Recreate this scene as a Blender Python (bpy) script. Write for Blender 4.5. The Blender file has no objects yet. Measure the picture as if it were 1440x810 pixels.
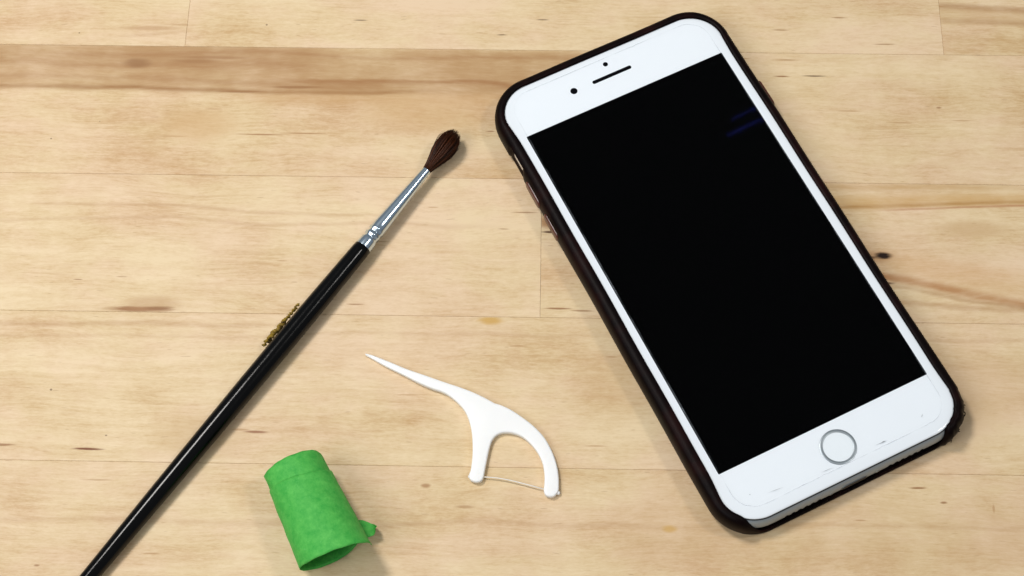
import bpy, bmesh, math, random
import numpy as np
from mathutils import Vector, Matrix

MM = 0.001
sc = bpy.context.scene
COL = sc.collection
random.seed(7)
rng = np.random.default_rng(7)

# ------------------------------------------------------------------ camera
cam_d = bpy.data.cameras.new("camera")
cam_d.sensor_width = 36.0
cam_d.lens = 61.25
cam_d.clip_start = 0.02
cam_d.clip_end = 50.0
cam = bpy.data.objects.new("camera", cam_d)
COL.objects.link(cam)
cam.location = (4.8 * MM, -220.6 * MM, 476.1 * MM)
cam.rotation_euler = (0.43381, 0.01006, 0.0)
sc.camera = cam

# ------------------------------------------------------------------ exposure
sc.view_settings.view_transform = 'Standard'
sc.view_settings.look = 'None'
sc.view_settings.exposure = 0.17
sc.view_settings.gamma = 1.0
sc.render.engine = 'CYCLES'
sc.cycles.max_bounces = 10
sc.cycles.transparent_max_bounces = 12
sc.cycles.use_denoising = True

# ------------------------------------------------------------------ room light
world = bpy.data.worlds.new("World")
sc.world = world
world.use_nodes = True
bg = world.node_tree.nodes["Background"]
bg.inputs[0].default_value = (0.86, 0.94, 1.0, 1)
bg.inputs[1].default_value = 0.20


def area(name, loc, target, size, power, color, shape='DISK', size_y=None):
    d = bpy.data.lights.new(name, 'AREA')
    d.shape = shape
    d.size = size
    if size_y:
        d.size_y = size_y
    d.energy = power
    d.color = color
    o = bpy.data.objects.new(name, d)
    COL.objects.link(o)
    o.location = loc
    o.rotation_euler = (Vector(target) - Vector(loc)).to_track_quat('-Z', 'Y').to_euler()
    return o


area("ceiling_lamp", (-0.35, 0.23, 0.84), (0, 0, 0), 0.21, 4.3, (1.0, 0.965, 0.92))
area("ceiling_lamp", (0.92, 0.05, 1.45), (0.05, 0, 0), 0.22, 3.9, (1.0, 0.965, 0.92))
area("soft_fill_light", (-1.2, -0.7, 1.5), (-0.1, 0, 0), 1.0, 14.0, (0.95, 0.98, 1.0), 'RECTANGLE', 1.0)  # added broad fill for shade and long highlights, not a real window
# two faint blue tubes high up in front: their reflections are the blue streaks on the screen
for (p0, p1, wd) in (((0.252, 0.846, 1.4), (0.330, 0.888, 1.4), 0.004), ((0.258, 0.868, 1.4), (0.310, 0.898, 1.4), 0.003)):
    p0, p1 = Vector(p0), Vector(p1)
    lt = area("blue_tube_lamp", (p0 + p1) / 2, (0.09, 0.05, 0), (p1 - p0).length, 0.0016, (0.07, 0.10, 1.0), 'RECTANGLE', wd)
    zax = ((p0 + p1) / 2 - Vector((0.09, 0.05, 0))).normalized()
    xax = (p1 - p0).normalized()
    yax = zax.cross(xax).normalized()
    xax = yax.cross(zax).normalized()
    lt.rotation_euler = Matrix((xax, yax, zax)).transposed().to_euler()
    lt.data.energy = 3.6 * math.pi * (p1 - p0).length * wd


# ------------------------------------------------------------------ node helpers
class NT:
    def __init__(self, name):
        self.m = bpy.data.materials.new(name)
        self.m.use_nodes = True
        self.t = self.m.node_tree
        self.b = self.t.nodes["Principled BSDF"]
        self.out = self.t.nodes["Material Output"]

    def node(self, kind, **kw):
        n = self.t.nodes.new(kind)
        for k, v in kw.items():
            setattr(n, k, v)
        return n

    def put(self, sock, v):
        if isinstance(v, bpy.types.NodeSocket):
            self.t.links.new(v, sock)
        else:
            sock.default_value = v

    def math(self, op, a, b=0.0, c=None, clamp=False):
        n = self.node("ShaderNodeMath", operation=op)
        n.use_clamp = clamp
        self.put(n.inputs[0], a)
        self.put(n.inputs[1], b)
        if c is not None:
            self.put(n.inputs[2], c)
        return n.outputs[0]

    def step(self, v, lo, hi):           # smoothstep lo->hi : 0->1
        n = self.node("ShaderNodeMapRange", interpolation_type='SMOOTHSTEP')
        self.put(n.inputs[0], v)
        n.inputs[1].default_value = lo
        n.inputs[2].default_value = hi
        n.inputs[3].default_value = 0.0
        n.inputs[4].default_value = 1.0
        return n.outputs[0]

    def ramp(self, v, lo, hi, a=0.0, b=1.0):
        n = self.node("ShaderNodeMapRange")
        n.clamp = True
        self.put(n.inputs[0], v)
        n.inputs[1].default_value = lo
        n.inputs[2].default_value = hi
        n.inputs[3].default_value = a
        n.inputs[4].default_value = b
        return n.outputs[0]

    def noise(self, vec, scale, detail=3.0, rough=0.5, dist=0.0):
        n = self.node("ShaderNodeTexNoise")
        self.put(n.inputs["Vector"], vec)
        n.inputs["Scale"].default_value = scale
        n.inputs["Detail"].default_value = detail
        n.inputs["Roughness"].default_value = rough
        n.inputs["Distortion"].default_value = dist
        return n.outputs[0]

    def mix(self, fac, a, b, blend='MIX'):
        n = self.node("ShaderNodeMix", data_type='RGBA', blend_type=blend)
        self.put(n.inputs[0], fac)
        self.put(n.inputs[6], a)
        self.put(n.inputs[7], b)
        return n.outputs[2]

    def scaled(self, vec, sx, sy, sz, off=(0, 0, 0)):
        n = self.node("ShaderNodeMapping")
        self.put(n.inputs[0], vec)
        n.inputs[1].default_value = off
        n.inputs[3].default_value = (sx, sy, sz)
        return n.outputs[0]

    def bump(self, h, strength, dist):
        n = self.node("ShaderNodeBump")
        n.inputs["Strength"].default_value = strength
        n.inputs["Distance"].default_value = dist
        self.put(n.inputs["Height"], h)
        self.t.links.new(n.outputs[0], self.b.inputs["Normal"])


def c4(r, g, b):
    return (r, g, b, 1.0)


def srgb(r, g, b):
    f = lambda v: (v / 255 / 12.92) if v / 255 <= 0.04045 else ((v / 255 + 0.055) / 1.055) ** 2.4
    return (f(r), f(g), f(b), 1.0)


def plain(name, col, rough=0.5, metal=0.0, spec=0.5, coat=0.0):
    n = NT(name)
    n.b.inputs["Base Color"].default_value = col
    n.b.inputs["Roughness"].default_value = rough
    n.b.inputs["Metallic"].default_value = metal
    n.b.inputs["Specular IOR Level"].default_value = spec
    n.b.inputs["Coat Weight"].default_value = coat
    n.b.inputs["Coat Roughness"].default_value = 0.04
    return n


# ------------------------------------------------------------------ mesh helpers
def obj(name, verts, faces, mat, parent=None, smooth=True, mats=None, fmat=None):
    me = bpy.data.meshes.new(name)
    me.from_pydata([tuple(float(c) * MM for c in v) for v in verts], [], faces)
    for m in (mats or [mat]):
        me.materials.append(m)
    if fmat is not None:
        me.polygons.foreach_set("material_index", fmat)
    bm = bmesh.new()
    bm.from_mesh(me)
    bmesh.ops.recalc_face_normals(bm, faces=bm.faces)
    bm.to_mesh(me)
    bm.free()
    if smooth is True:
        me.polygons.foreach_set("use_smooth", [True] * len(me.polygons))
    elif smooth:
        me.polygons.foreach_set("use_smooth", [True] * len(me.polygons))
        me.set_sharp_from_angle(angle=math.radians(smooth))
    o = bpy.data.objects.new(name, me)
    COL.objects.link(o)
    if parent:
        o.parent = parent
    return o


def thing(name, label, cat, loc=(0, 0, 0), rotz=0.0):
    o = bpy.data.objects.new(name, None)
    o.empty_display_size = 0.01
    COL.objects.link(o)
    o.location = [c * MM for c in loc]
    o.rotation_euler = (0, 0, rotz)
    o["label"] = label
    o["category"] = cat
    return o


def loft(loops, cap0=True, cap1=True, closed=True):
    """loops: list of equal-length lists of points -> verts, faces"""
    n = len(loops[0])
    V = [p for l in loops for p in l]
    F = []
    for i in range(len(loops) - 1):
        a, b = i * n, (i + 1) * n
        for j in range(n if closed else n - 1):
            k = (j + 1) % n
            F.append((a + j, a + k, b + k, b + j))
    if cap0:
        F.append(tuple(range(n))[::-1])
    if cap1:
        F.append(tuple(range((len(loops) - 1) * n, len(loops) * n)))
    return V, F


def rrect(hx, hy, r, o=0.0, z=0.0, nc=14, sy=0, sx=0):
    """rounded rectangle loop (counter-clockwise from the right side), grown by o"""
    pts = []
    for cx, cy, a0 in ((hx - r, hy - r, 0), (-hx + r, hy - r, 90), (-hx + r, -hy + r, 180), (hx - r, -hy + r, 270)):
        for i in range(nc + 1):
            a = math.radians(a0 + 90 * i / nc)
            pts.append((cx + (r + o) * math.cos(a), cy + (r + o) * math.sin(a), z))
    return pts


def disc(cx, cy, r, z0, z1, n=40, bev=0.0):
    L = []
    prof = [(r, z0), (r, z1 - bev), (r - bev * 0.4, z1 - bev * 0.3), (r - bev, z1)] if bev else [(r, z0), (r, z1)]
    for rr, z in prof:
        L.append([(cx + rr * math.cos(2 * math.pi * i / n), cy + rr * math.sin(2 * math.pi * i / n), z) for i in range(n)])
    return loft(L)


def torus_band(cx, cy, prof, n=64):
    """closed profile (r,z) swept about the vertical through cx,cy"""
    L = []
    for i in range(n):
        a = 2 * math.pi * i / n
        L.append([(cx + r * math.cos(a), cy + r * math.sin(a), z) for r, z in prof])
    L.append(L[0])
    return loft(L, False, False)


def lathe(p0, axis, up, prof, n=40, jitter=None):
    """profile (t along axis, r)"""
    ax = Vector(axis).normalized()
    s = ax.cross(Vector(up)).normalized()
    u = s.cross(ax).normalized()
    L = []
    for t, r in prof:
        ring = []
        for i in range(n):
            a = 2 * math.pi * i / n
            rr = r if jitter is None else r * (1 + jitter(t, a))
            ring.append(Vector(p0) + ax * t + s * rr * math.cos(a) + u * rr * math.sin(a))
        L.append(ring)
    return loft(L)


def tube(path, radii, n=8):
    L = []
    P = [Vector(p) for p in path]
    for i, p in enumerate(P):
        d = (P[min(i + 1, len(P) - 1)] - P[max(i - 1, 0)]).normalized()
        s = d.cross(Vector((0, 0, 1)))
        if s.length < 1e-4:
            s = d.cross(Vector((0, 1, 0)))
        s.normalize()
        u = s.cross(d)
        r = radii[i] if isinstance(radii, (list, tuple)) else radii
        L.append([p + s * r * math.cos(2 * math.pi * k / n) + u * r * math.sin(2 * math.pi * k / n) for k in range(n)])
    return loft(L)


def merge(parts):
    V, F = [], []
    for v, f in parts:
        o = len(V)
        V += list(v)
        F += [tuple(i + o for i in q) for q in f]
    return V, F


# ------------------------------------------------------------------ table of glued boards
LIGHT = srgb(218, 193, 154)
PALE = srgb(229, 207, 172)
TAN = srgb(197, 163, 118)
BROWN = srgb(150, 104, 66)
DARK = srgb(86, 54, 34)
RED = srgb(160, 96, 62)
OCHRE = srgb(203, 160, 84)


def wood(name, seed, tone=0.0, bands=(), spots=(), warm=0.0):
    """tone >0 darker. bands: (x0,x1,yc0,slope,half,soft,colour,strength,warp). spots: (x,y,a,b,colour,strength) mm"""
    n = NT(name)
    tc = n.node("ShaderNodeTexCoord").outputs["Object"]
    P = n.scaled(tc, 1000, 1000, 1000)                      # millimetres
    sep = n.node("ShaderNodeSeparateXYZ")
    n.put(sep.inputs[0], P)
    x, y = sep.outputs[0], sep.outputs[1]
    so = (seed * 37.7, seed * 19.3, seed * 5.1)
    wander = n.noise(n.scaled(P, .016, .03, .03, so), 1.0, 2.0)          # slow wander of the grain
    warp = n.math('MULTIPLY', n.math('SUBTRACT', wander, 0.5), 9.0)
    wy = n.math('ADD', y, warp)
    comb = n.node("ShaderNodeCombineXYZ")
    n.put(comb.inputs[0], x)
    n.put(comb.inputs[1], wy)
    n.put(comb.inputs[2], sep.outputs[2])
    Q = comb.outputs[0]
    broad = n.noise(n.scaled(Q, .010, .075, .05, so), 1.0, 3.0, .55)
    blot = n.noise(n.scaled(Q, .045, .05, .05, (so[1], so[0], so[2])), 1.0, 3.0, .55)
    mid = n.noise(n.scaled(Q, .022, .55, .3, so), 1.0, 4.0, .6)
    fine = n.noise(n.scaled(Q, .17, 1.25, 1.0, so), 1.0, 4.0, .68)
    fibre = n.noise(n.scaled(Q, .60, 3.0, 2.0, so), 1.0, 3.0, .65)
    v = n.math('MULTIPLY_ADD', n.math('SUBTRACT', broad, .5), 1.1, .42 + tone)
    v = n.math('MULTIPLY_ADD', n.math('SUBTRACT', blot, .5), 1.2, v)
    v = n.math('MULTIPLY_ADD', n.math('SUBTRACT', mid, .5), .50, v)
    v = n.math('MULTIPLY_ADD', n.math('SUBTRACT', fine, .5), 1.0, v)
    mott = n.noise(n.scaled(Q, .38, .75, .5, (so[2], so[1], so[0])), 1.0, 4.0, .7)   # small mottled figure of the maple
    v = n.math('MULTIPLY_ADD', n.math('SUBTRACT', mott, .5), .55, v)
    v = n.math('MULTIPLY_ADD', n.math('SUBTRACT', fibre, .5), .75, v)
    v = n.math('MULTIPLY_ADD', n.math('SUBTRACT', v, .45), 1.02, .40, clamp=True)
    cr = n.node("ShaderNodeValToRGB")
    n.put(cr.inputs[0], v)
    e = cr.color_ramp.elements
    e[0].position, e[0].color = 0.0, PALE
    e[1].position, e[1].color = 1.0, TAN
    k = cr.color_ramp.elements.new(.45)
    k.color = LIGHT
    hue = n.noise(n.scaled(P, .03, .06, .05, (so[1] + 4, so[2], so[0])), 1.0, 3.0, .6)
    col = n.mix(1.0, cr.outputs[0], n.mix(n.step(hue, .35, .65), c4(1.0, .945, .965), c4(1.0, .988, .95)), 'MULTIPLY')
    # growth lines: thin tan lines that follow the grain
    lines = n.noise(n.scaled(Q, .006, .30, .2, (so[2], so[0], so[1])), 1.0, 2.0, .5)
    lm = n.math('ABSOLUTE', n.math('SUBTRACT', lines, .52))
    lm = n.math('SUBTRACT', 1.0, n.step(lm, .0, .018))
    lm = n.math('MULTIPLY', lm, n.step(blot, .42, .66))
    col = n.mix(n.math('MULTIPLY', lm, .26), col, srgb(184, 146, 100))
    # pores: short dark dashes
    por = n.noise(n.scaled(Q, .24, 1.9, 1.0, (so[0] + 9, so[1], 3)), 1.0, 1.0, .4)
    pm = n.step(por, .70, .80)
    col = n.mix(n.math('MULTIPLY', pm, .32), col, srgb(150, 108, 70))
    jag = n.math('SUBTRACT', n.noise(n.scaled(P, .05, .12, .1, so), 1.0, 4.0, .62), .5)
    sway = n.math('SUBTRACT', n.noise(n.scaled(P, .020, .05, .1, so), 1.0, 2.5, .5), .5)
    # bands of heartwood
    for (x0, x1, yc, slope, half, soft, bc, st, wp) in bands:
        cy = n.math('MULTIPLY_ADD', n.math('SUBTRACT', x, x0), slope, yc)
        d = n.math('SUBTRACT', y, cy)
        d = n.math('MULTIPLY_ADD', sway, wp, d)
        d = n.math('ABSOLUTE', d)
        m = n.math('SUBTRACT', 1.0, n.step(d, max(half - soft, 0.0), half + soft))
        m = n.math('MULTIPLY', m, n.step(x, x0 - 6, x0 + 10))
        m = n.math('MULTIPLY', m, n.math('SUBTRACT', 1.0, n.step(x, x1 - 25, x1 + 6)))
        m = n.math('MULTIPLY', m, n.math('MULTIPLY', n.ramp(fine, .25, .7, .76, 1.1), n.ramp(blot, .32, .66, .55, 1.12)))
        col = n.mix(n.math('MULTIPLY', m, st, clamp=True), col, bc)
    for (px, py, a, b, bc, st) in spots:
        dx = n.math('MULTIPLY', n.math('SUBTRACT', x, px), 1 / a)
        dy = n.math('MULTIPLY', n.math('MULTIPLY_ADD', jag, min(1.2, b * 1.6), n.math('SUBTRACT', y, py)), 1 / b)
        d = n.math('SQRT', n.math('MULTIPLY_ADD', dx, dx, n.math('MULTIPLY', dy, dy)))
        d = n.math('MULTIPLY_ADD', n.math('SUBTRACT', fine, .5), .9, d)
        m = n.math('SUBTRACT', 1.0, n.step(d, .35, 1.15))
        col = n.mix(n.math('MULTIPLY', m, st, clamp=True), col, bc)
    n.put(n.b.inputs["Base Color"], col)
    n.put(n.b.inputs["Roughness"], n.ramp(mid, .3, .7, .42, .56))
    n.b.inputs["Specular IOR Level"].default_value = .22
    n.bump(n.math('ADD', n.math('MULTIPLY', fibre, .5), fine), .10, .00012)
    return n.m


TABLE_ROT = math.radians(-1.126)
table = thing("table", "pale butcher block wooden table top that the phone, brush, pick and tape lie on", "table", (0, 0, 0), TABLE_ROT)


def plank(x0, x1, y0, y1, mat):
    g, c, T = .025, .10, 28.0
    x0, x1, y0, y1 = x0 + g, x1 - g, y0 + g, y1 - g
    bot = [(x0, y0, -T), (x1, y0, -T), (x1, y1, -T), (x0, y1, -T)]
    mid_ = [(p[0], p[1], -c) for p in bot]
    top = [(x0 + c, y0 + c, 0), (x1 - c, y0 + c, 0), (x1 - c, y1 - c, 0), (x0 + c, y1 - c, 0)]
    V, F = loft([bot, mid_, top])
    return obj("plank", V, F, mat, table, smooth=False)


def dash(x, y, L=3.0, w=.28, c=DARK, s=.7):
    return (x, y, L, w, c, s)


Y = [-247, -199, -151.5, -104, -56.9, -9.6, 37.3, 84.3, 131.5, 178.5, 225]
BR2 = srgb(178, 136, 94)
BR3 = srgb(163, 118, 76)
# row 0 (top edge of the photograph)
plank(-330, -107.2, Y[7], Y[8], wood("maple_grain", 1, .02, bands=[(-128, -104, 88, .10, .5, .6, BR2, .5, 4)],
      spots=[dash(-142, 89, .35, .35), dash(-98, 92.9, .4, .3, DARK, .5), (-119, 91, 11, 1.0, BR2, .5), (-107, 92.5, 9, .5, BR2, .5)]))
plank(-107.2, 136.7, Y[7], Y[8], wood("maple_grain", 2, -.08,
      spots=[dash(-81.4, 92.9, .4, .35), dash(-51, 95, 2.5), dash(-5, 90, 2), dash(8, 96, 2.4), dash(85, 93, 3, .3, BROWN),
             dash(118, 88, 4, .3, BROWN), dash(104, 98, 3, .3, BROWN)]))
plank(136.7, 330, Y[7], Y[8], wood("maple_grain", 3, .14,
      bands=[(130, 320, 103.0, -.05, 1.1, .9, BR3, .85, 1.5), (130, 320, 97.6, -.03, .9, .8, BR3, .7, 2), (130, 320, 100, -.04, 2.4, 1.5, TAN, .6, 2)]))
# row 1, with the brown heartwood band
plank(-330, 46.0, Y[6], Y[7], wood("maple_grain", 4, .10,
      bands=[(-340, 60, 77.5, -.006, 8.8, 1.6, srgb(182, 145, 102), .86, 5.0), (-340, -60, 79.5, .0, 3.5, 4.0, srgb(170, 130, 90), .45, 9.0),
             (-340, -20, 68.8, -.0035, .35, .8, srgb(160, 118, 76), .85, 6.0),
             (-340, 60, 73.5, -.012, .7, 1.3, BR3, .42, 13.0),
             (-340, -60, 78.6, -.01, .8, 1.2, BR3, .48, 10.0),
             (-150, 60, 80.9, .004, .5, .9, BR3, .45, 6.0),
             (-75, 30, 72, -.03, .6, .7, BR3, .75, 12.0),
             (-90, 60, 65.6, -.006, 1.4, 2.4, srgb(196, 156, 108), .6, 6.0)],
      spots=[(-122, 77.6, 5, 2.2, srgb(140, 98, 62), .6), (-103, 78.6, 9, 1.1, srgb(156, 112, 72), .6), (-98, 80.2, 13, .7, srgb(150, 104, 66), .45), (-70, 69.5, 10, .6, srgb(150, 106, 66), .7), (-88, 67.6, 9, .55, srgb(150, 106, 66), .7),
             dash(-146, 49.6, .35, .3), dash(-131.4, 56, .3, .25, DARK, .5), (-80, 52, 9, .35, BR3, .8), (-66, 52.6, 9, .3, BR3, .7),
             (-108, 51, 6, .3, BR2, .6), dash(-7.8, 54.1, 1.6, .3, BROWN), dash(-96, 61, 3, .25, BR2), (-30, 60, 22, 8, srgb(205, 168, 121), .5),
             (-100, 55, 14, 7, srgb(205, 168, 121), .55)]))
plank(46.0, 330, Y[6], Y[7], wood("maple_grain", 5, -.03,
      spots=[dash(72.4, 82.0, 3, .25, BR2), dash(86.0, 81.6, 5.0, .3, BR3), dash(84.6, 75.5, 3, .35, BROWN, .9), dash(94.8, 75.8, 4.5, .35, DARK, .75),
             dash(133.4, 64.6, 1, .4, BROWN), dash(105, 63, 4, .25, BR2), dash(121, 59, 5, .25, BR2), dash(140, 60, 4, .2, BR2)]))
# row 2
plank(-330, 8.6, Y[5], Y[6], wood("maple_grain", 6, -.10,
      bands=[(-330, 0, 21, .0, .35, .9, BR2, .30, 8.0), (-150, -30, 27, -.03, .3, .7, BR2, .35, 6.0)],
      spots=[(-112, -8.6, 12, 1.1, srgb(150, 102, 62), .9), (-106, -8.2, 5, .8, srgb(128, 82, 46), .8), (-108, -6.5, 10, 3.0, BR2, .45),
             dash(-131.4, .9, 1.6, .25, BROWN), dash(-118, 2.0, 2, .25, BROWN, .5), dash(-46.9, -6.1, 3, .3, BROWN),
             dash(-3, 19.8, 2, .25, BROWN, .6), dash(-40, 15, 2.6, .25, BROWN, .5), dash(-25, 27, 2, .2, BR2), dash(3.4, 25.6, 4.5, .3, BROWN, .7),
             dash(-70, 8, 2, .2, BR2)]))
plank(8.6, 330, Y[5], Y[6], wood("maple_grain", 7, .02,
      bands=[(86, 330, 35.7, .012, .9, 1.1, srgb(196, 160, 112), .75, 1.5), (86, 330, 30.2, .03, 2.2, 1.7, srgb(204, 166, 112), .80, 2.0),
             (86, 330, 28.3, .042, .55, .7, srgb(178, 134, 80), .75, 1.6), (112, 330, 28.0, .045, .25, .4, srgb(170, 104, 66), .6, 1.6),
             (100, 330, 6.5, -.17, 1.3, 1.1, srgb(172, 118, 72), .95, 4.5), (112, 330, 9.0, -.13, 4.5, 3.0, srgb(204, 160, 110), .55, 8.0),
             (106, 330, -3.5, -.02, .7, .9, BR2, .6, 6.0), (110, 330, 1.0, -.10, .5, .7, BR3, .55, 8.0)],
      spots=[(110.5, 11.9, 6.0, 2.2, srgb(176, 130, 86), .6), (107.5, 11.7, 3.6, .6, DARK, .8), (112.4, 12.3, 3.0, 1.3, srgb(34, 18, 12), 1.0),
             (112, 3.2, 3.5, .55, srgb(96, 58, 34), .85), (11.5, 22.4, 5.0, 3.0, srgb(150, 96, 50), .75), (12.0, 19.0, 4.5, .55, DARK, .95),
             (15, 24, 3.2, .5, DARK, .7), (14, -6.6, 5, .4, BROWN, .85), (21, -7.2, 4, .35, BROWN, .7), (140, 22, 12, 3.5, TAN, .6)]))
# row 3
plank(-330, 212, Y[4], Y[5], wood("maple_grain", 8, .0,
      bands=[(-330, -60, -14, .004, .5, .9, BR2, .40, 5.0), (-330, 210, -19, .01, .35, .8, BR2, .25, 8.0), (20, 210, -30, .01, 9, 6, TAN, .35, 6.0)],
      spots=[(-6.2, -9.9 - 1.0, 4.4, 1.5, OCHRE, .85), dash(-147.4, -52.4, 5, .5, BROWN, .8), dash(-122, -53.2, 5, .45, srgb(120, 66, 40), .95),
             dash(-134.9, -35, .45, .4), dash(-73.5, -47.2, 4.2, .5, srgb(140, 84, 54), .8), dash(-78, -46.6, 3, .4, BR2, .7),
             dash(-117, -49, .4, .3), (-90, -49, 16, 8, TAN, .35), dash(30, -22, 2, .3, BR2), dash(2, -19, 3, .25, BR2),
             dash(128, -27, .5, 1.6, BR2, .7), (120, -40, 30, 12, TAN, .4), dash(25, -50, 4, .25, BR2), dash(-30, -35, 4, .2, BR2)]))
plank(212, 330, Y[4], Y[5], wood("maple_grain", 9, .03))
# row 4
plank(-330, 255, Y[3], Y[4], wood("maple_grain", 10, .03,
      bands=[(-330, 200, -77, .01, .5, 1.0, BR2, .3, 7.0), (30, 250, -75, .0, 10, 6, TAN, .35, 8.0)],
      spots=[dash(-12, -69, 3, .6, BR3, .55), dash(-23.5, -62.6, 1.6, .8, BR3, .75), dash(117, -61.2, 2.8, .4, BROWN, .9), dash(124, -65.4, 1.2, .45, BROWN, .8),
             (46, -74.4, 2.6, 1.3, OCHRE, .7), dash(-132, -88, 1, .4, BROWN, .7), dash(-100, -84, 3, .3, BR2), dash(138, -67, .4, 1.4, BR2, .6),
             dash(100, -71, 2, .3, BR2), dash(-118, -62.5, 5, .3, BR3, .5)]))
plank(255, 330, Y[3], Y[4], wood("maple_grain", 11, -.02))
# boards beyond the frame, so that the table goes on
spare = [wood("maple_grain", 21, .02), wood("maple_grain", 22, .08), wood("maple_grain", 23, -.04)]
for r, cuts in ((0, (-330, -60, 330)), (1, (-330, 120, 330)), (2, (-330, -190, 90, 330)), (8, (-330, -30, 330)), (9, (-330, 140, 330))):
    for i in range(len(cuts) - 1):
        plank(cuts[i], cuts[i + 1], Y[r], Y[r + 1], spare[(r + i) % 3])

# ------------------------------------------------------------------ phone
PH_LOC, PH_ROT = (62.18, 7.67, 0.0), math.radians(26.16)
phone = thing("smartphone", "white smartphone with blank black screen and round home button, face up in dark case",
              "phone", PH_LOC, PH_ROT)
HX, HY, RC = 38.95, 79.1, 12.0
ph_c = -0.1

alu = NT("silver_aluminium")
alu.b.inputs["Base Color"].default_value = srgb(150, 159, 165)
alu.b.inputs["Metallic"].default_value = .2
alu.b.inputs["Roughness"].default_value = .42
alu.bump(alu.noise(alu.node("ShaderNodeTexCoord").outputs["Object"], 9000, 2), .06, .00005)
white_glass = plain("white_front_glass", srgb(234, 240, 246), .16, 0, .35, .3)
black_gasket = plain("black_gasket", c4(.01, .011, .012), .5)
screen_black = plain("black_display", c4(.0003, .0003, .0004), .018, 0, .05)
hole_black = plain("black_sensor_glass", c4(.002, .002, .003), .12, 0, .15)
ring_steel = plain("steel_ring", srgb(172, 181, 187), .38, 1.0)


def shell(prof, cap0=True, cap1=True):
    return loft([rrect(HX, HY, RC, o, z) for o, z in prof], cap0, cap1)


V, F = shell([(-4.5, 1.25), (-3.2, 1.25), (-1.5, 1.6), (-.55, 2.5), (-.08, 3.8), (0, 4.7), (-.12, 5.8), (-.5, 6.9), (-1.0, 7.6), (-1.32, 7.84)])
obj("frame", V, F, alu.m, phone, 50)
V, F = shell([(-2.0, 7.80), (-1.16, 7.82), (-1.02, 7.93), (-1.16, 8.05), (-2.0, 8.07)])
obj("gasket", V, F, black_gasket.m, phone)
V, F = shell([(-2.2, 8.06), (-1.35, 8.08), (-1.34, 8.20), (-1.52, 8.34), (-1.9, 8.44), (-2.5, 8.49), (-3.4, 8.5)])
obj("front_glass", V, F, white_glass.m, phone, 60)
# display
V, F = loft([rrect(34.3, 60.95, .25, 0, 8.49, 3), rrect(34.3, 60.95, .25, 0, 8.515, 3)])
obj("display", V, F, screen_black.m, phone, False)
# earpiece slot, camera, sensor
L = []
for z in (8.49, 8.512):
    L.append([(x - .35, y + 69.1, z) for x, y, z in rrect(6.8, .62, .6, 0, z, 8)])
V, F = loft(L)
obj("earpiece", V, F, hole_black.m, phone, False)
V, F = disc(-13.7, 69.1, 1.12, 8.49, 8.513)
obj("front_camera", V, F, hole_black.m, phone, False)
V, F = disc(-.4, 73.4, .80, 8.49, 8.513)
obj("proximity_sensor", V, F, hole_black.m, phone, False)
# home button
btn = disc(0, -68.75, 4.72, 8.46, 8.525, 64, .02)
hb = obj("home_button", *btn, plain("white_button", srgb(232, 239, 244), .16, 0, .35, .3).m, phone, False)
V, F = torus_band(0, -68.75, [(4.36, 8.45), (4.36, 8.53), (4.46, 8.56), (4.85, 8.60), (5.22, 8.57), (5.32, 8.52), (5.32, 8.45)], 96)
obj("ring", V, F, ring_steel.m, hb)
# bottom edge: charging port, screws, speaker holes
def side_slot(xc, w, zc, h, y0, y1, n=8):
    L = []
    for yy in (y0, y1):
        L.append([(xc + x, yy, zc + z) for x, z, _ in rrect(w / 2, h / 2, h / 2 - .01, 0, 0, n)])
    return loft(L)
V, F = merge([side_slot(-.2, 8.6, 4.55, 2.6, -78.6, -79.13)])
port = obj("charging_port", V, F, plain("port_rim", srgb(120, 126, 130), .3, .8).m, phone, False)
V, F = side_slot(-.2, 7.9, 4.55, 1.9, -78.8, -79.17)
obj("port_opening", V, F, plain("port_dark", c4(.006, .006, .007), .6).m, port, False)
for i in range(6):
    for s in (-1, 1):
        V, F = loft([[(s * (11.6 + i * 2.1) + .62 * math.cos(a), yy, 4.4 + .62 * math.sin(a)) for a in np.linspace(0, 2 * math.pi, 13)[:-1]] for yy in (-78.7, -79.14)])
        obj("speaker_hole", V, F, hole_black.m, phone, False)
for s in (-1, 1):
    V, F = loft([[(s * 7.6 + .75 * math.cos(a), yy, 4.5 + .75 * math.sin(a)) for a in np.linspace(0, 2 * math.pi, 17)[:-1]] for yy in (-78.8, -79.16)])
    obj("screw", V, F, plain("screw_steel", srgb(150, 156, 160), .35, .9).m, phone, False)
# ring / silent switch on the left side
V, F = loft([[(xx, 55.7 + y, 5.6 + z) for y, z, _ in rrect(3.0, 1.1, .9, 0, 0, 5)] for xx in (-38.6, -39.55)])
obj("mute_switch", V, F, plain("switch_silver", srgb(225, 228, 232), .25, .6).m, phone, 30)

# screen protector: a clear plate with a fine, slightly chipped edge
pg = NT("clear_plate")
t = pg.t
tr = pg.node("ShaderNodeBsdfTransparent")
gl = pg.node("ShaderNodeBsdfGlossy")
gl.inputs["Roughness"].default_value = .03
fr = pg.node("ShaderNodeFresnel")
fr.inputs[0].default_value = 1.08
ms = pg.node("ShaderNodeMixShader")
t.links.new(fr.outputs[0], ms.inputs[0])
t.links.new(tr.outputs[0], ms.inputs[1])
t.links.new(gl.outputs[0], ms.inputs[2])
t.links.new(ms.outputs[0], pg.out.inputs[0])
pe = NT("clear_plate_edge")
t = pe.t
tr = pe.node("ShaderNodeBsdfTransparent")
df = pe.node("ShaderNodeBsdfDiffuse")
df.inputs[0].default_value = srgb(190, 196, 205)
ms = pe.node("ShaderNodeMixShader")
tc = pe.node("ShaderNodeTexCoord").outputs["Object"]
pe.put(ms.inputs[0], pe.ramp(pe.noise(tc, 110, 4, .6), .42, .68, .03, .5))
t.links.new(tr.outputs[0], ms.inputs[1])
t.links.new(df.outputs[0], ms.inputs[2])
t.links.new(ms.outputs[0], pe.out.inputs[0])


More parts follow.
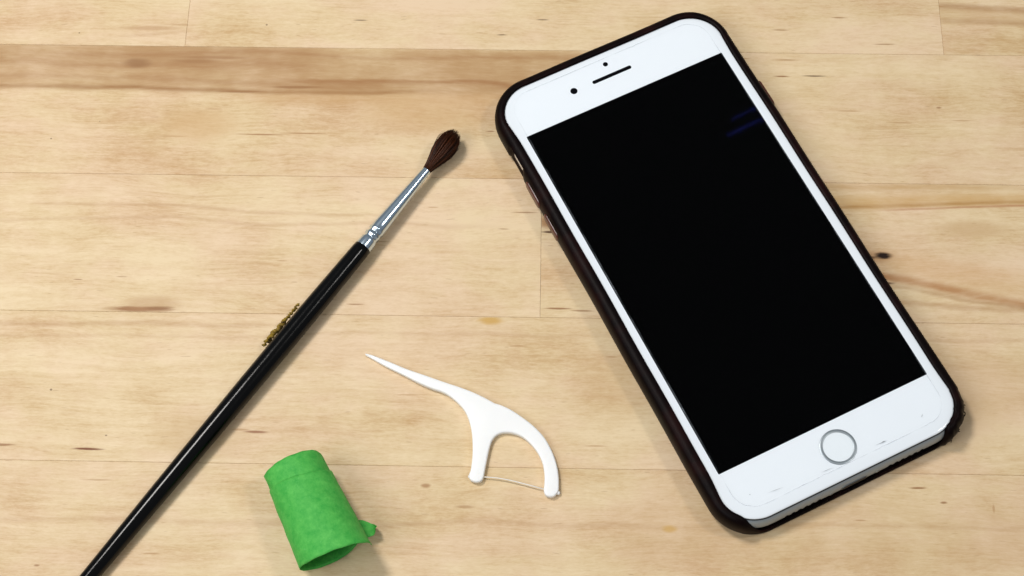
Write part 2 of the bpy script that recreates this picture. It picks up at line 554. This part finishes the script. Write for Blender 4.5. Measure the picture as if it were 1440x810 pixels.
def protector_loop(o, z):
    pts = []
    base = rrect(34.0, 74.9, 7.0, o, z, 10)
    for i in range(len(base)):
        a, b = base[i], base[(i + 1) % len(base)]
        L = math.hypot(b[0] - a[0], b[1] - a[1])
        m = max(1, int(L / 1.2))
        for k in range(m):
            f = k / m
            pts.append([a[0] + (b[0] - a[0]) * f, a[1] + (b[1] - a[1]) * f + .6, z])
    return pts


pl0 = protector_loop(0, 8.53)
chip = [0.0] * len(pl0)
r2 = random.Random(3)
for i, p in enumerate(pl0):
    if p[1] < -66 and r2.random() < .25:
        chip[i] = r2.uniform(0, .2)
    elif r2.random() < .06:
        chip[i] = r2.uniform(0, .18)


def inset(pts, d, z):
    out = []
    n = len(pts)
    for i, p in enumerate(pts):
        a, b = pts[i - 1], pts[(i + 1) % n]
        tx, ty = b[0] - a[0], b[1] - a[1]
        L = math.hypot(tx, ty) or 1
        dd = d + chip[i]
        out.append((p[0] - ty / L * dd, p[1] + tx / L * dd, z))
    return out


L = [inset(pl0, 0, 8.53), inset(pl0, 0, 8.72), inset(pl0, .10, 8.80)]
V, F = loft(L)
nl = len(pl0)
fm = [1] * (2 * nl) + [0, 0]
obj("screen_protector", V, F, None, phone, False, mats=[pg.m, pe.m], fmat=fm)
# little cracks in the protector
ck = plain("crack_grey", srgb(120, 126, 130), .6).m
crk = []
for (x0, y0, x1, y1, w) in ((-8.6, -73.2, -4.2, -73.5, .05), (9.2, -73.0, 13.6, -73.3, .06), (11.6, -73.05, 12.9, -73.2, .13), (25.5, -71.7, 26.6, -70.9, .08),
                            (-29.6, -69.8, -29.2, -70.1, .1), (-25, -71.8, -19.5, -72.3, .05)):
    crk.append(([(x0, y0, 8.805), ((x0 + x1) / 2, (y0 + y1) / 2 - w, 8.805), (x1, y1, 8.805), ((x0 + x1) / 2, (y0 + y1) / 2 + w, 8.805),
                 ((x0 + x1) / 2, (y0 + y1) / 2, 8.815)], [(0, 1, 4), (1, 2, 4), (2, 3, 4), (3, 0, 4), (0, 3, 2, 1)]))
for v, f in crk:
    obj("chip", v, f, ck, phone, False)

# ------------------------------------------------------------------ phone case
case = thing("phone_case", "dark brown leather phone case with frayed open bottom edge, wrapped round white phone",
             "phone case", PH_LOC, PH_ROT)
lea = NT("dark_brown_leather")
tc = lea.node("ShaderNodeTexCoord").outputs["Object"]
ln = lea.noise(tc, 420, 4, .6)
wear = lea.noise(tc, 90, 4, .6)
lea.put(lea.b.inputs["Base Color"], lea.mix(lea.step(wear, .42, .72), c4(.0028, .0008, .0009), c4(.0125, .0028, .0026)))
lea.b.inputs["Roughness"].default_value = .46
lea.b.inputs["Specular IOR Level"].default_value = .07
lea.bump(ln, .35, .00022)


def smooth01(v, a, b):
    u = min(1, max(0, (v - a) / (b - a)))
    return u * u * (3 - 2 * u)


def perimeter():
    """dense samples of the phone outline: (point, normal)"""
    P = []
    base = [(HX - RC, HY - RC, 0), (-HX + RC, HY - RC, 90), (-HX + RC, -HY + RC, 180), (HX - RC, -HY + RC, 270)]
    for c in range(4):
        cx, cy, a0 = base[c]
        for i in range(24):
            a = math.radians(a0 + 90 * i / 24)
            P.append((cx + RC * math.cos(a), cy + RC * math.sin(a), math.cos(a), math.sin(a)))
        a = math.radians(a0 + 90)
        nx_, ny_ = math.cos(a), math.sin(a)
        sx, sy = cx + RC * nx_, cy + RC * ny_
        ncx, ncy, na0 = base[(c + 1) % 4]
        ex, ey = ncx + RC * nx_, ncy + RC * ny_
        Ls = math.hypot(ex - sx, ey - sy)
        m = int(Ls / .7)
        for k in range(m):
            f = k / m
            P.append((sx + (ex - sx) * f, sy + (ey - sy) * f, nx_, ny_))
    return P


PROF = [(-6.0, .25), (-1.6, .25), (-.3, .45), (.7, 1.0), (1.35, 2.2), (1.62, 3.8), (1.65, 5.4), (1.5, 7.0), (1.1, 8.2), (.5, 8.9), (-.25, 9.2),
        (-.9, 9.2), (-1.32, 9.0), (-1.5, 8.65), (-1.30, 8.52), (-.75, 7.7), (-.2, 6.4), (.10, 4.7), (-.1, 3.0), (-.8, 1.9), (-1.8, 1.24), (-6.0, 1.24)]
P = perimeter()
loops = []
rr_ = random.Random(11)
jr = [rr_.uniform(-1, 1) for _ in P]
for i, (x, y, nx, ny) in enumerate(P):
    h = 9.2
    if y < -70:                                # bottom opening: wall drops to a thin ragged strip
        drop = 1 - (smooth01(x, 27.2, 31.2) if x > 0 else smooth01(-x, 28.6, 36.2))
        h = 9.2 - (9.2 - 1.95) * drop
        if drop > .98:
            h += .22 * jr[i] + .25 * math.sin(x * 1.3) * math.sin(x * .37 + 1)
    ragged = 0.0
    if y < -66 and x > 27:
        ragged = .24 * jr[i]
    cut = .35 * smooth01(x, 27, 34) * (1 - smooth01(y, -74, -62))
    if x < -38 and ny > -.2:
        cut = -1.15 * smooth01(y, 50.6, 52.0) * (1 - smooth01(y, 59.4, 60.8))
    wob = .06 * math.sin(i * .11) + .05 * math.sin(i * .043 + 2)
    ring = []
    for o, z in PROF:
        zz = z
        oo = o
        if h < 9.19:
            f = (h - .25) / (9.2 - .25)
            zz = .25 + (z - .25) * f
            if z > 1.24 and o < .8 and z > 1.9 or (z > 7 and o <= 1.1):
                k = 1 - f
                oo = o + (max(.22, o) - o) * min(1, k * 1.6)
                if z > 6.3:
                    oo += .10 * k * (z - 6.3)
        if h < 9.19 and oo > .5:
            oo += (.5 - oo) * .8 * (1 - (h - .25) / 8.95)
        if z > 8.4 and abs(nx) > .3:                 # the lip laps further over the glass along the two long sides
            lap = smooth01(abs(nx), .5, 1.0) * (1 - smooth01(abs(y), 58, 72))
            lap *= .6 if nx > 0 else 1.0
            oo -= lap * (.85 if o < -.5 else .45 if o < 0 else 0)
        if nx > .5 and o > .4:
            oo -= .35 * smooth01(nx, .5, 1.0) * smooth01(y, -66, -40)
        if zz > 2:
            oo += wob
        if o > .4 and 2 < z < 8:
            oo += cut
        if zz > .6:
            oo += ragged * (1 if o > -.3 else .8)
        ring.append((x + nx * oo, y + ny * oo, zz))
    loops.append(ring)
loops.append(loops[0])
V, F = loft(loops, False, False)
back = [l[0] for l in loops[:-1]]
V2, F2 = loft([back, [(a, b, 1.24) for a, b, _ in back]])
V, F = merge([(V, F), (V2, F2)])
obj("shell", V, F, lea.m, case, 60)

btn_lea = NT("red_glint_leather")
btn_lea.b.inputs["Base Color"].default_value = c4(.085, .018, .010)  # reddish glint on the buttons is put into their base colour
btn_lea.b.inputs["Roughness"].default_value = .34
btn_lea.b.inputs["Specular IOR Level"].default_value = .5


def side_button(name, side, yc, half, zc=5.0):
    L = []
    for o, sh in ((1.2, 0), (1.75, 0), (2.02, .22), (2.08, .6)):
        ring = []
        for yy, zz, _ in rrect(half - sh, 1.75 - sh * .8, 1.2, 0, 0, 6):
            ring.append((side * (HX + o), yc + yy, zc + zz))
        L.append(ring)
    V, F = loft(L)
    return obj(name, V, F, btn_lea.m, case, 50)


side_button("volume_button", -1, 43.6, 4.6)
side_button("volume_button", -1, 31.2, 4.6)
side_button("power_button", 1, 43.0, 5.0)
# frayed bits at the worn corner
fr_ = []
for k in range(9):
    a = math.radians(rr_.uniform(288, 338))
    x = HX - RC + (RC + 1.75) * math.cos(a)
    y = -HY + RC + (RC + 1.75) * math.sin(a)
    z = rr_.uniform(1.0, 6.5)
    d = Vector((math.cos(a), math.sin(a), rr_.uniform(-.6, .5)))
    side = Vector((-math.sin(a), math.cos(a), 0)) * rr_.uniform(-.8, .8)
    ln_ = rr_.uniform(.3, .8)
    p0 = Vector((x, y, z))
    fr_.append(tube([p0 - d * .3, p0 + d * ln_ * .5, p0 + d * ln_ + side], [.26, .2, .06], 5))
# one curled loop of thread
a = math.radians(318)
p0 = Vector((HX - RC + (RC + 1.8) * math.cos(a), -HY + RC + (RC + 1.8) * math.sin(a), 3.0))
d = Vector((math.cos(a), math.sin(a), 0))
s = Vector((-math.sin(a), math.cos(a), 0))
fr_.append(tube([p0 + d * (1.0 - math.cos(q)) * .5 + s * (math.sin(q) * .8 + 2.5) for q in np.linspace(.2, 5.6, 12)], .17, 5))
V, F = merge(fr_)
o = obj("frayed_edge", V, F, lea.m, case)
o["kind"] = "stuff"
# ragged crumbs along the bottom strip
fr_ = []
for k in range(60):
    x = rr_.uniform(-28, 29)
    p0 = Vector((x, -HY - .35 + rr_.uniform(-.2, .1), 1.85 + rr_.uniform(-.15, .2)))
    fr_.append(tube([p0, p0 + Vector((rr_.uniform(-.5, .5), rr_.uniform(-.1, .25), rr_.uniform(.2, .65)))], [.24, .10], 5))
V, F = merge(fr_)
o = obj("frayed_edge", V, F, lea.m, case)
o["kind"] = "stuff"

# ------------------------------------------------------------------ paintbrush
brush = thing("paintbrush", "round artist paintbrush with glossy black handle, silver ferrule and dark brown hair tip", "paintbrush", (-44.94, 12.03, 0))
hj = Vector((0, 0, 3.9))
bot = Vector((-117.72 + 44.94, -89.14 - 12.03, 2.35))
bj = Vector((-26.26 + 44.94, 37.99 - 12.03, 4.35))
ax_h = (bot - hj).normalized()
ax_f = (bj - hj).normalized()
UP = (0, 0, 1)
lac = NT("black_lacquer")
lac.b.inputs["Base Color"].default_value = c4(.002, .002, .0022)
lac.b.inputs["Roughness"].default_value = .16
lac.b.inputs["Specular IOR Level"].default_value = .2
lac.bump(lac.noise(lac.node("ShaderNodeTexCoord").outputs["Object"], 250, 3), .13, .0003)
prof = [(-.1, .2), (-.1, 2.45), (.25, 2.72), (2, 2.78), (10, 2.92), (24, 3.10), (40, 3.16), (56, 3.12), (75, 2.98), (95, 2.76), (120, 2.40), (150, 1.95), (180, 1.55),
        (198, 1.25), (201, .9), (202, .3)]
V, F = lathe(hj, ax_h, UP, prof, 48)
obj("handle", V, F, lac.m, brush, 50)
chrome = NT("nickel_ferrule")
chrome.b.inputs["Base Color"].default_value = srgb(206, 224, 240)
chrome.b.inputs["Metallic"].default_value = 1.0
chrome.b.inputs["Roughness"].default_value = .21
Lf = (bj - hj).length
prof = [(-.6, 2.5), (-.3, 2.60), (0, 2.62), (2.6, 2.50), (3.0, 2.44), (3.4, 2.20), (3.8, 2.16), (4.3, 2.42), (4.9, 2.44), (5.4, 2.18), (5.9, 2.12), (6.4, 2.46), (7.0, 2.46), (7.5, 2.36), (9, 2.34)]
for k in range(1, 13):
    f = k / 12
    prof.append((9 + (Lf - 9) * f, 2.34 + (1.36 - 2.34) * f))
prof += [(Lf + .05, 1.0), (Lf - .4, .8)]
rj = random.Random(4)
V, F = lathe(hj, ax_f, UP, prof, 48, jitter=lambda t, a: (.035 * math.sin(3 * a + t * 2.5) + .025 * math.sin(7 * a)) if 3 < t < 7.2 else 0)
obj("ferrule", V, F, chrome.m, brush, 70)
# hair tuft: single hairs from the ferrule to an oval tip
hair = NT("brown_hair")
hat = hair.node("ShaderNodeAttribute", attribute_name="tint")
hair.put(hair.b.inputs["Base Color"], hair.mix(hat.outputs["Fac"], c4(.008, .0019, .0006), c4(.092, .023, .005)))
hair.b.inputs["Roughness"].default_value = .42
hair.b.inputs["Specular IOR Level"].default_value = .2
sx_ = ax_f.cross(Vector(UP)).normalized()
ux_ = sx_.cross(ax_f).normalized()
Lt = 17.2


def tuft_r(f):
    return 1.25 + 2.10 * (math.sin(min(1, f / .64) * math.pi / 2) ** 1.4) if f < .64 else 3.35 * math.sqrt(max(0, 1 - ((f - .64) / .37) ** 2)) ** 1.15 * 1.0


strands, tint = [], []
clumps = [(rj.uniform(-.16, .16), rj.uniform(.94, 1.02), rj.uniform(.95, 1.10), rj.uniform(0, 1)) for _ in range(26)]
for k in range(950):
    a = rj.uniform(0, 2 * math.pi)
    q = math.sqrt(rj.uniform(.03, 1))
    ca, cr_, cw, ct = clumps[int(a / (2 * math.pi) * 26) % 26]
    reach = cr_ * (.84 + .16 * rj.random()) * (1 - .10 * (q ** 3) * rj.random())
    sway = ca + rj.uniform(-.12, .12)
    wild = rj.random() < .09
    path = []
    for i in range(7):
        f = i / 6 * reach
        r = q * tuft_r(min(f, 1.0)) * (1 + (cw - 1) * f) * (1 + (rj.random() * .5 * f * f if wild else 0))
        if f > .93:
            r = max(r, q * 1.1 * cw)
        p = bj + ax_f * (Lt * f - .4) + sx_ * (r * math.cos(a + sway * f)) + ux_ * (r * math.sin(a + sway * f))
        p = p + sx_ * (-.55 * f * f)
        path.append(p)
    t_ = tube(path, [.075, .09, .10, .10, .085, .06, .02], 3)
    tint += [min(1, max(0, .55 * ct + .6 * rj.random() - .12))] * len(t_[0])
    strands.append(t_)
V, F = merge(strands)
o = obj("bristles", V, F, hair.m, brush)
o["kind"] = "stuff"
ta = o.data.attributes.new("tint", 'FLOAT', 'POINT')
ta.data.foreach_set("value", tint)
# dried paint crust on the side of the handle
och = NT("dried_ochre_paint")
tc = och.node("ShaderNodeTexCoord").outputs["Object"]
och.put(och.b.inputs["Base Color"], och.mix(och.step(och.noise(tc, 700, 3), .42, .70), srgb(146, 118, 28), srgb(92, 70, 26)))
och.b.inputs["Roughness"].default_value = .7
lum = []
pa, pb = Vector((-73.6 + 44.94, -19.6 - 12.03, 2.3)), Vector((-63.6 + 44.94, -6.4 - 12.03, 2.8))
for k in range(90):
    f = (k + rj.random()) / 90
    thin = .35 + .65 * (1 - abs(2 * min(1, f / .72) - 1)) if f < .72 else .35
    c = pa.lerp(pb, f) + Vector((-.78, .63, 0)) * rj.uniform(-.7, .45) * thin + Vector((0, 0, rj.uniform(-.7, 1.0)))
    r = rj.uniform(.42, .74) * (thin + .25)
    lp = []
    for th_ in (0.25, .8, 1.35, 1.9, 2.5, 2.95):
        lp.append([c + Vector((r * math.sin(th_) * math.cos(b) * rj.uniform(.75, 1.2), r * math.sin(th_) * math.sin(b) * rj.uniform(.75, 1.2), r * math.cos(th_)))
                   for b in np.linspace(0, 2 * math.pi, 8)[:-1]])
    lum.append(loft(lp))
V, F = merge(lum)
o = obj("dried_paint", V, F, och.m, brush)
o["kind"] = "stuff"

# ------------------------------------------------------------------ floss pick
pick = thing("floss_pick", "white plastic dental floss pick with pointed handle and curved two-arm head", "floss pick", (-10, -45, 0))
OUT = [(-43.44, -21.62), (-41.81, -21.97), (-36.55, -24.24), (-30.66, -26.92), (-24.8, -29.16), (-19.61, -31.12), (-15.74, -32.52), (-11.87, -34.05), (-8.0, -35.99),
       (-5.76, -37.3), (-4.92, -37.80), (-3.51, -38.2), (-0.32, -39.78), (3.51, -42.51), (6.67, -45.23), (9.51, -48.61), (11.68, -52.96), (12.9, -56.95), (13.36, -60.25),
       (13.4, -62.88), (13.25, -64.52), (12.18, -66.02), (10.93, -66.27), (9.68, -65.81), (9.07, -64.5), (9.27, -62.21), (9.29, -59.58), (8.82, -56.28), (7.58, -53.28),
       (5.7, -50.6), (3.17, -48.25), (0.32, -47.03), (-2.54, -46.88), (-4.44, -47.68), (-5.7, -49.22), (-6.45, -51.56), (-7.12, -54.89), (-7.73, -58.2), (-8.15, -60.51),
       (-8.59, -61.36), (-9.71, -61.82), (-10.97, -61.62), (-12.1, -60.83), (-12.24, -59.51), (-11.88, -58.52), (-11.47, -55.54), (-11.31, -51.55), (-11.61, -46.85),
       (-12.41, -43.13), (-13.72, -40.07), (-15.67, -37.67), (-17.94, -35.61), (-20.21, -34.22), (-23.44, -33.04), (-27.33, -31.23), (-31.91, -28.65), (-37.15, -25.84),
       (-41.11, -23.38), (-43.23, -22.11)]
ctrl = [np.array(p) - np.array((-10, -45)) for p in OUT]
n = len(ctrl)
dense = []
for i in range(n):                                   # Catmull-Rom
    p0, p1, p2, p3 = ctrl[i - 1], ctrl[i], ctrl[(i + 1) % n], ctrl[(i + 2) % n]
    m = max(1, int(np.linalg.norm(p2 - p1) / .55))
    for k in range(m):
        t_ = k / m
        dense.append(.5 * ((2 * p1) + (-p0 + p2) * t_ + (2 * p0 - 5 * p1 + 4 * p2 - p3) * t_ ** 2 + (-p0 + 3 * p1 - 3 * p2 + p3) * t_ ** 3))
D = np.array(dense)[::-1]                            # counter-clockwise
tan = np.roll(D, -1, 0) - np.roll(D, 1, 0)
tan /= np.linalg.norm(tan, axis=1)[:, None]
inn = np.c_[-tan[:, 1], tan[:, 0]]
area2 = np.sum(D[:, 0] * np.roll(D[:, 1], -1) - D[:, 1] * np.roll(D[:, 0], -1))
if area2 < 0:
    inn = -inn
A_, B_ = D, np.roll(D, -1, 0)
wid = np.full(len(D), 99.0)
for i in range(len(D)):                              # local width along the inward normal
    p, d = D[i], inn[i]
    e = B_ - A_
    den = d[0] * e[:, 1] - d[1] * e[:, 0]
    w = A_ - p
    with np.errstate(divide='ignore', invalid='ignore'):
        tt = (w[:, 0] * e[:, 1] - w[:, 1] * e[:, 0]) / den
        uu = (w[:, 0] * d[1] - w[:, 1] * d[0]) / den
    ok = (tt > .05) & (uu >= 0) & (uu <= 1) & np.isfinite(tt)
    if ok.any():
        wid[i] = tt[ok].min()
for _ in range(6):
    wid = np.minimum(wid, (np.roll(wid, 1) + wid + np.roll(wid, -1)) / 3)
tipd = np.linalg.norm(D - D[np.argmin(D[:, 0])], axis=1)
wid = np.minimum(wid, .55 + .32 * tipd)
T_ = np.minimum(1.0, .40 + wid / 4.5)
loops = []
for d, z in ((.40, .05), (.16, .12), (0, .38), (0, 1.0), (0, 1.58), (.14, 1.84), (.38, 1.95), (.60, 1.97)):
    dd = np.minimum(d, .30 * wid)
    q = D + inn * dd[:, None]
    loops.append([(q[i, 0], q[i, 1], max(.05, z * T_[i])) for i in range(len(D))])
V, F = loft(loops, False, False)
nL = len(D)
me_faces = F + [tuple(range(nL))[::-1], tuple(range((len(loops) - 1) * nL, len(loops) * nL))]
plas = NT("white_plastic")
plas.b.inputs["Base Color"].default_value = srgb(248, 248, 247)
plas.b.inputs["Roughness"].default_value = .32
plas.b.inputs["Subsurface Weight"].default_value = .25
plas.b.inputs["Subsurface Radius"].default_value = (.0012, .0011, .0010)
plas.b.inputs["Subsurface Scale"].default_value = 1.0
body = obj("pick_body", V, me_faces, plas.m, pick, 40)
bm = bmesh.new()
bm.from_mesh(body.data)
bmesh.ops.triangulate(bm, faces=[f for f in bm.faces if len(f.verts) > 4])
bm.to_mesh(body.data)
bm.free()
# moulded gate nub on the outer tip and on the inner foot
lp = lambda c, r: loft([[(c[0] + r * math.sin(a) * math.cos(b), c[1] + r * math.sin(a) * math.sin(b), c[2] + r * math.cos(a)) for b in np.linspace(0, 6.2832, 11)[:-1]] for a in (.2, .7, 1.2, 1.7, 2.3, 2.9)])
V, F = lp((13.2 + 10, -64.9 + 45, .9), .62)
obj("nub", V, F, plas.m, pick)
V, F = lp((-12.1 + 10, -59.9 + 45, .9), .5)
obj("nub", V, F, plas.m, pick)
fl = [(-9.6, -60.0), (-8.4, -60.07), (-6.3, -60.2), (-4.08, -60.42), (-1.5, -60.9), (.94, -61.49), (5.32, -62.69), (10.2, -64.15)]
V, F = tube([(x + 10, y + 45, 1.05) for x, y in fl], .18, 8)
obj("floss", V, F, plain("floss_thread", srgb(238, 232, 222), .6).m, pick)

# ------------------------------------------------------------------ roll of green masking tape
tape = thing("masking_tape_roll", "short loose roll of green masking tape curled into an open tube", "tape roll", (-56, -70.5, 0))
a0 = Vector((-62.3 + 56, -58.6 + 70.5, 0))
axis = Vector((12.0, -24.0, 0)).normalized()
side = Vector((axis.y, -axis.x, 0)) * -1            # to the right of the axis seen from above
grn = NT("green_crepe_paper")
tc = grn.node("ShaderNodeTexCoord").outputs["Object"]
gn = grn.noise(tc, 420, 5, .7)
gf = grn.noise(tc, 1500, 3, .6)
gcol = grn.mix(grn.ramp(gn, .3, .7), srgb(52, 160, 62), srgb(92, 188, 84))
gcol = grn.mix(grn.math('MULTIPLY', grn.step(gf, .60, .72), .35), gcol, srgb(110, 200, 110))
grn.put(grn.b.inputs["Base Color"], gcol)
grn.b.inputs["Roughness"].default_value = .62
grn.b.inputs["Specular IOR Level"].default_value = .25
cre = grn.noise(grn.scaled(tc, 420, 110, 420), 1.0, 3, .6)
grn.bump(grn.math('ADD', gf, grn.math('MULTIPLY_ADD', cre, 1.6, gn)), .45, .0002)
W_ = 25.0
NU, NV = 170, 30
TURNS = 1.95
SQ = .90                                            # the roll is pressed a little flat


def roll_centre(tt):
    return 8.45 * SQ * (1 + .0075 * tt) + .25


V = []
for i in range(NU + 1):
    u = i / NU
    for j in range(NV + 1):
        v = j / NV
        turns = u * TURNS
        ang = math.radians(3) - (turns - TURNS) * 2 * math.pi          # winds over the top, ends low on the right side
        shift = 4.6 * smooth01(u, .40, .60)                              # the outer wrap sits lower than the inner one
        top = .5 + .5 * math.sin(ang)
        shift += 2.8 * smooth01(u, .72, .97)
        tt = shift + v * W_ * (1 - .06 * (1 - smooth01(u, .4, .6))) - (1 - top) * .6 * v
        r = (8.1 + .28 * turns) * (1 + .0055 * tt)
        r *= 1 + .022 * math.sin(2 * ang + .8) + .012 * math.sin(3 * ang + tt * .16) + .006 * math.sin(5 * ang + tt * .36)
        if u > .94:
            r += .12 * smooth01(u, .94, 1.0) * (.4 + .6 * math.sin(v * 7 + 1) ** 2)
        if v > .97:
            r += .05 * math.sin(ang * 9) * (v - .97) / .03
        k_ = tt / W_
        r += .10 * math.sin(k_ * 9 + ang * 2 + 1) * math.sin(ang * 3 + k_ * 5) + .05 * math.sin(k_ * 23 + ang * 4) * math.sin(ang * 7 + 2)
        tt += (v ** 6) * (.12 * math.sin(ang * 3 + 1) + .05 * math.sin(ang * 11)) - ((1 - v) ** 6) * (.10 * math.sin(ang * 4) + .05 * math.sin(ang * 13))
        p = a0 + axis * tt + side * (r * math.cos(ang))
        V.append((p.x, p.y, max(.15 + .12 * u, r * SQ * math.sin(ang) + roll_centre(tt))))
F = []
for i in range(NU):
    for j in range(NV):
        a = i * (NV + 1) + j
        F.append((a, a + 1, a + NV + 2, a + NV + 1))
sheet = obj("paper_tape", V, F, grn.m, tape, True)
sd = sheet.modifiers.new("thickness", 'SOLIDIFY')
sd.thickness = .16 * MM
sd.offset = 0
# the torn end that sticks out from under the outer wrap near the open mouth
V = []
NS, NW = 16, 10
for i in range(NS + 1):
    q = i / NS
    for j in range(NW + 1):
        w = j / NW
        t0, t1 = 20.4 + 5.0 * q ** 1.3 + .25 * math.sin(q * 11), 28.0 - 1.0 * q ** 2 + .2 * math.sin(q * 13)
        tt = t0 + (t1 - t0) * w
        x = 6.4 + 7.4 * math.sin(q * 1.65) + .4 * math.sin(w * 5) * q
        z = 4.8 - 3.6 * math.sin(q * 2.2) + 3.4 * w ** 2 * q + 1.2 * q ** 3
        p = a0 + axis * tt + side * x
        V.append((p.x, p.y, max(.2, z)))
F = []
for i in range(NS):
    for j in range(NW):
        a = i * (NW + 1) + j
        F.append((a, a + 1, a + NW + 2, a + NW + 1))
flap = obj("torn_end", V, F, grn.m, tape, True)
sd = flap.modifiers.new("thickness", 'SOLIDIFY')
sd.thickness = .16 * MM
sd.offset = 0
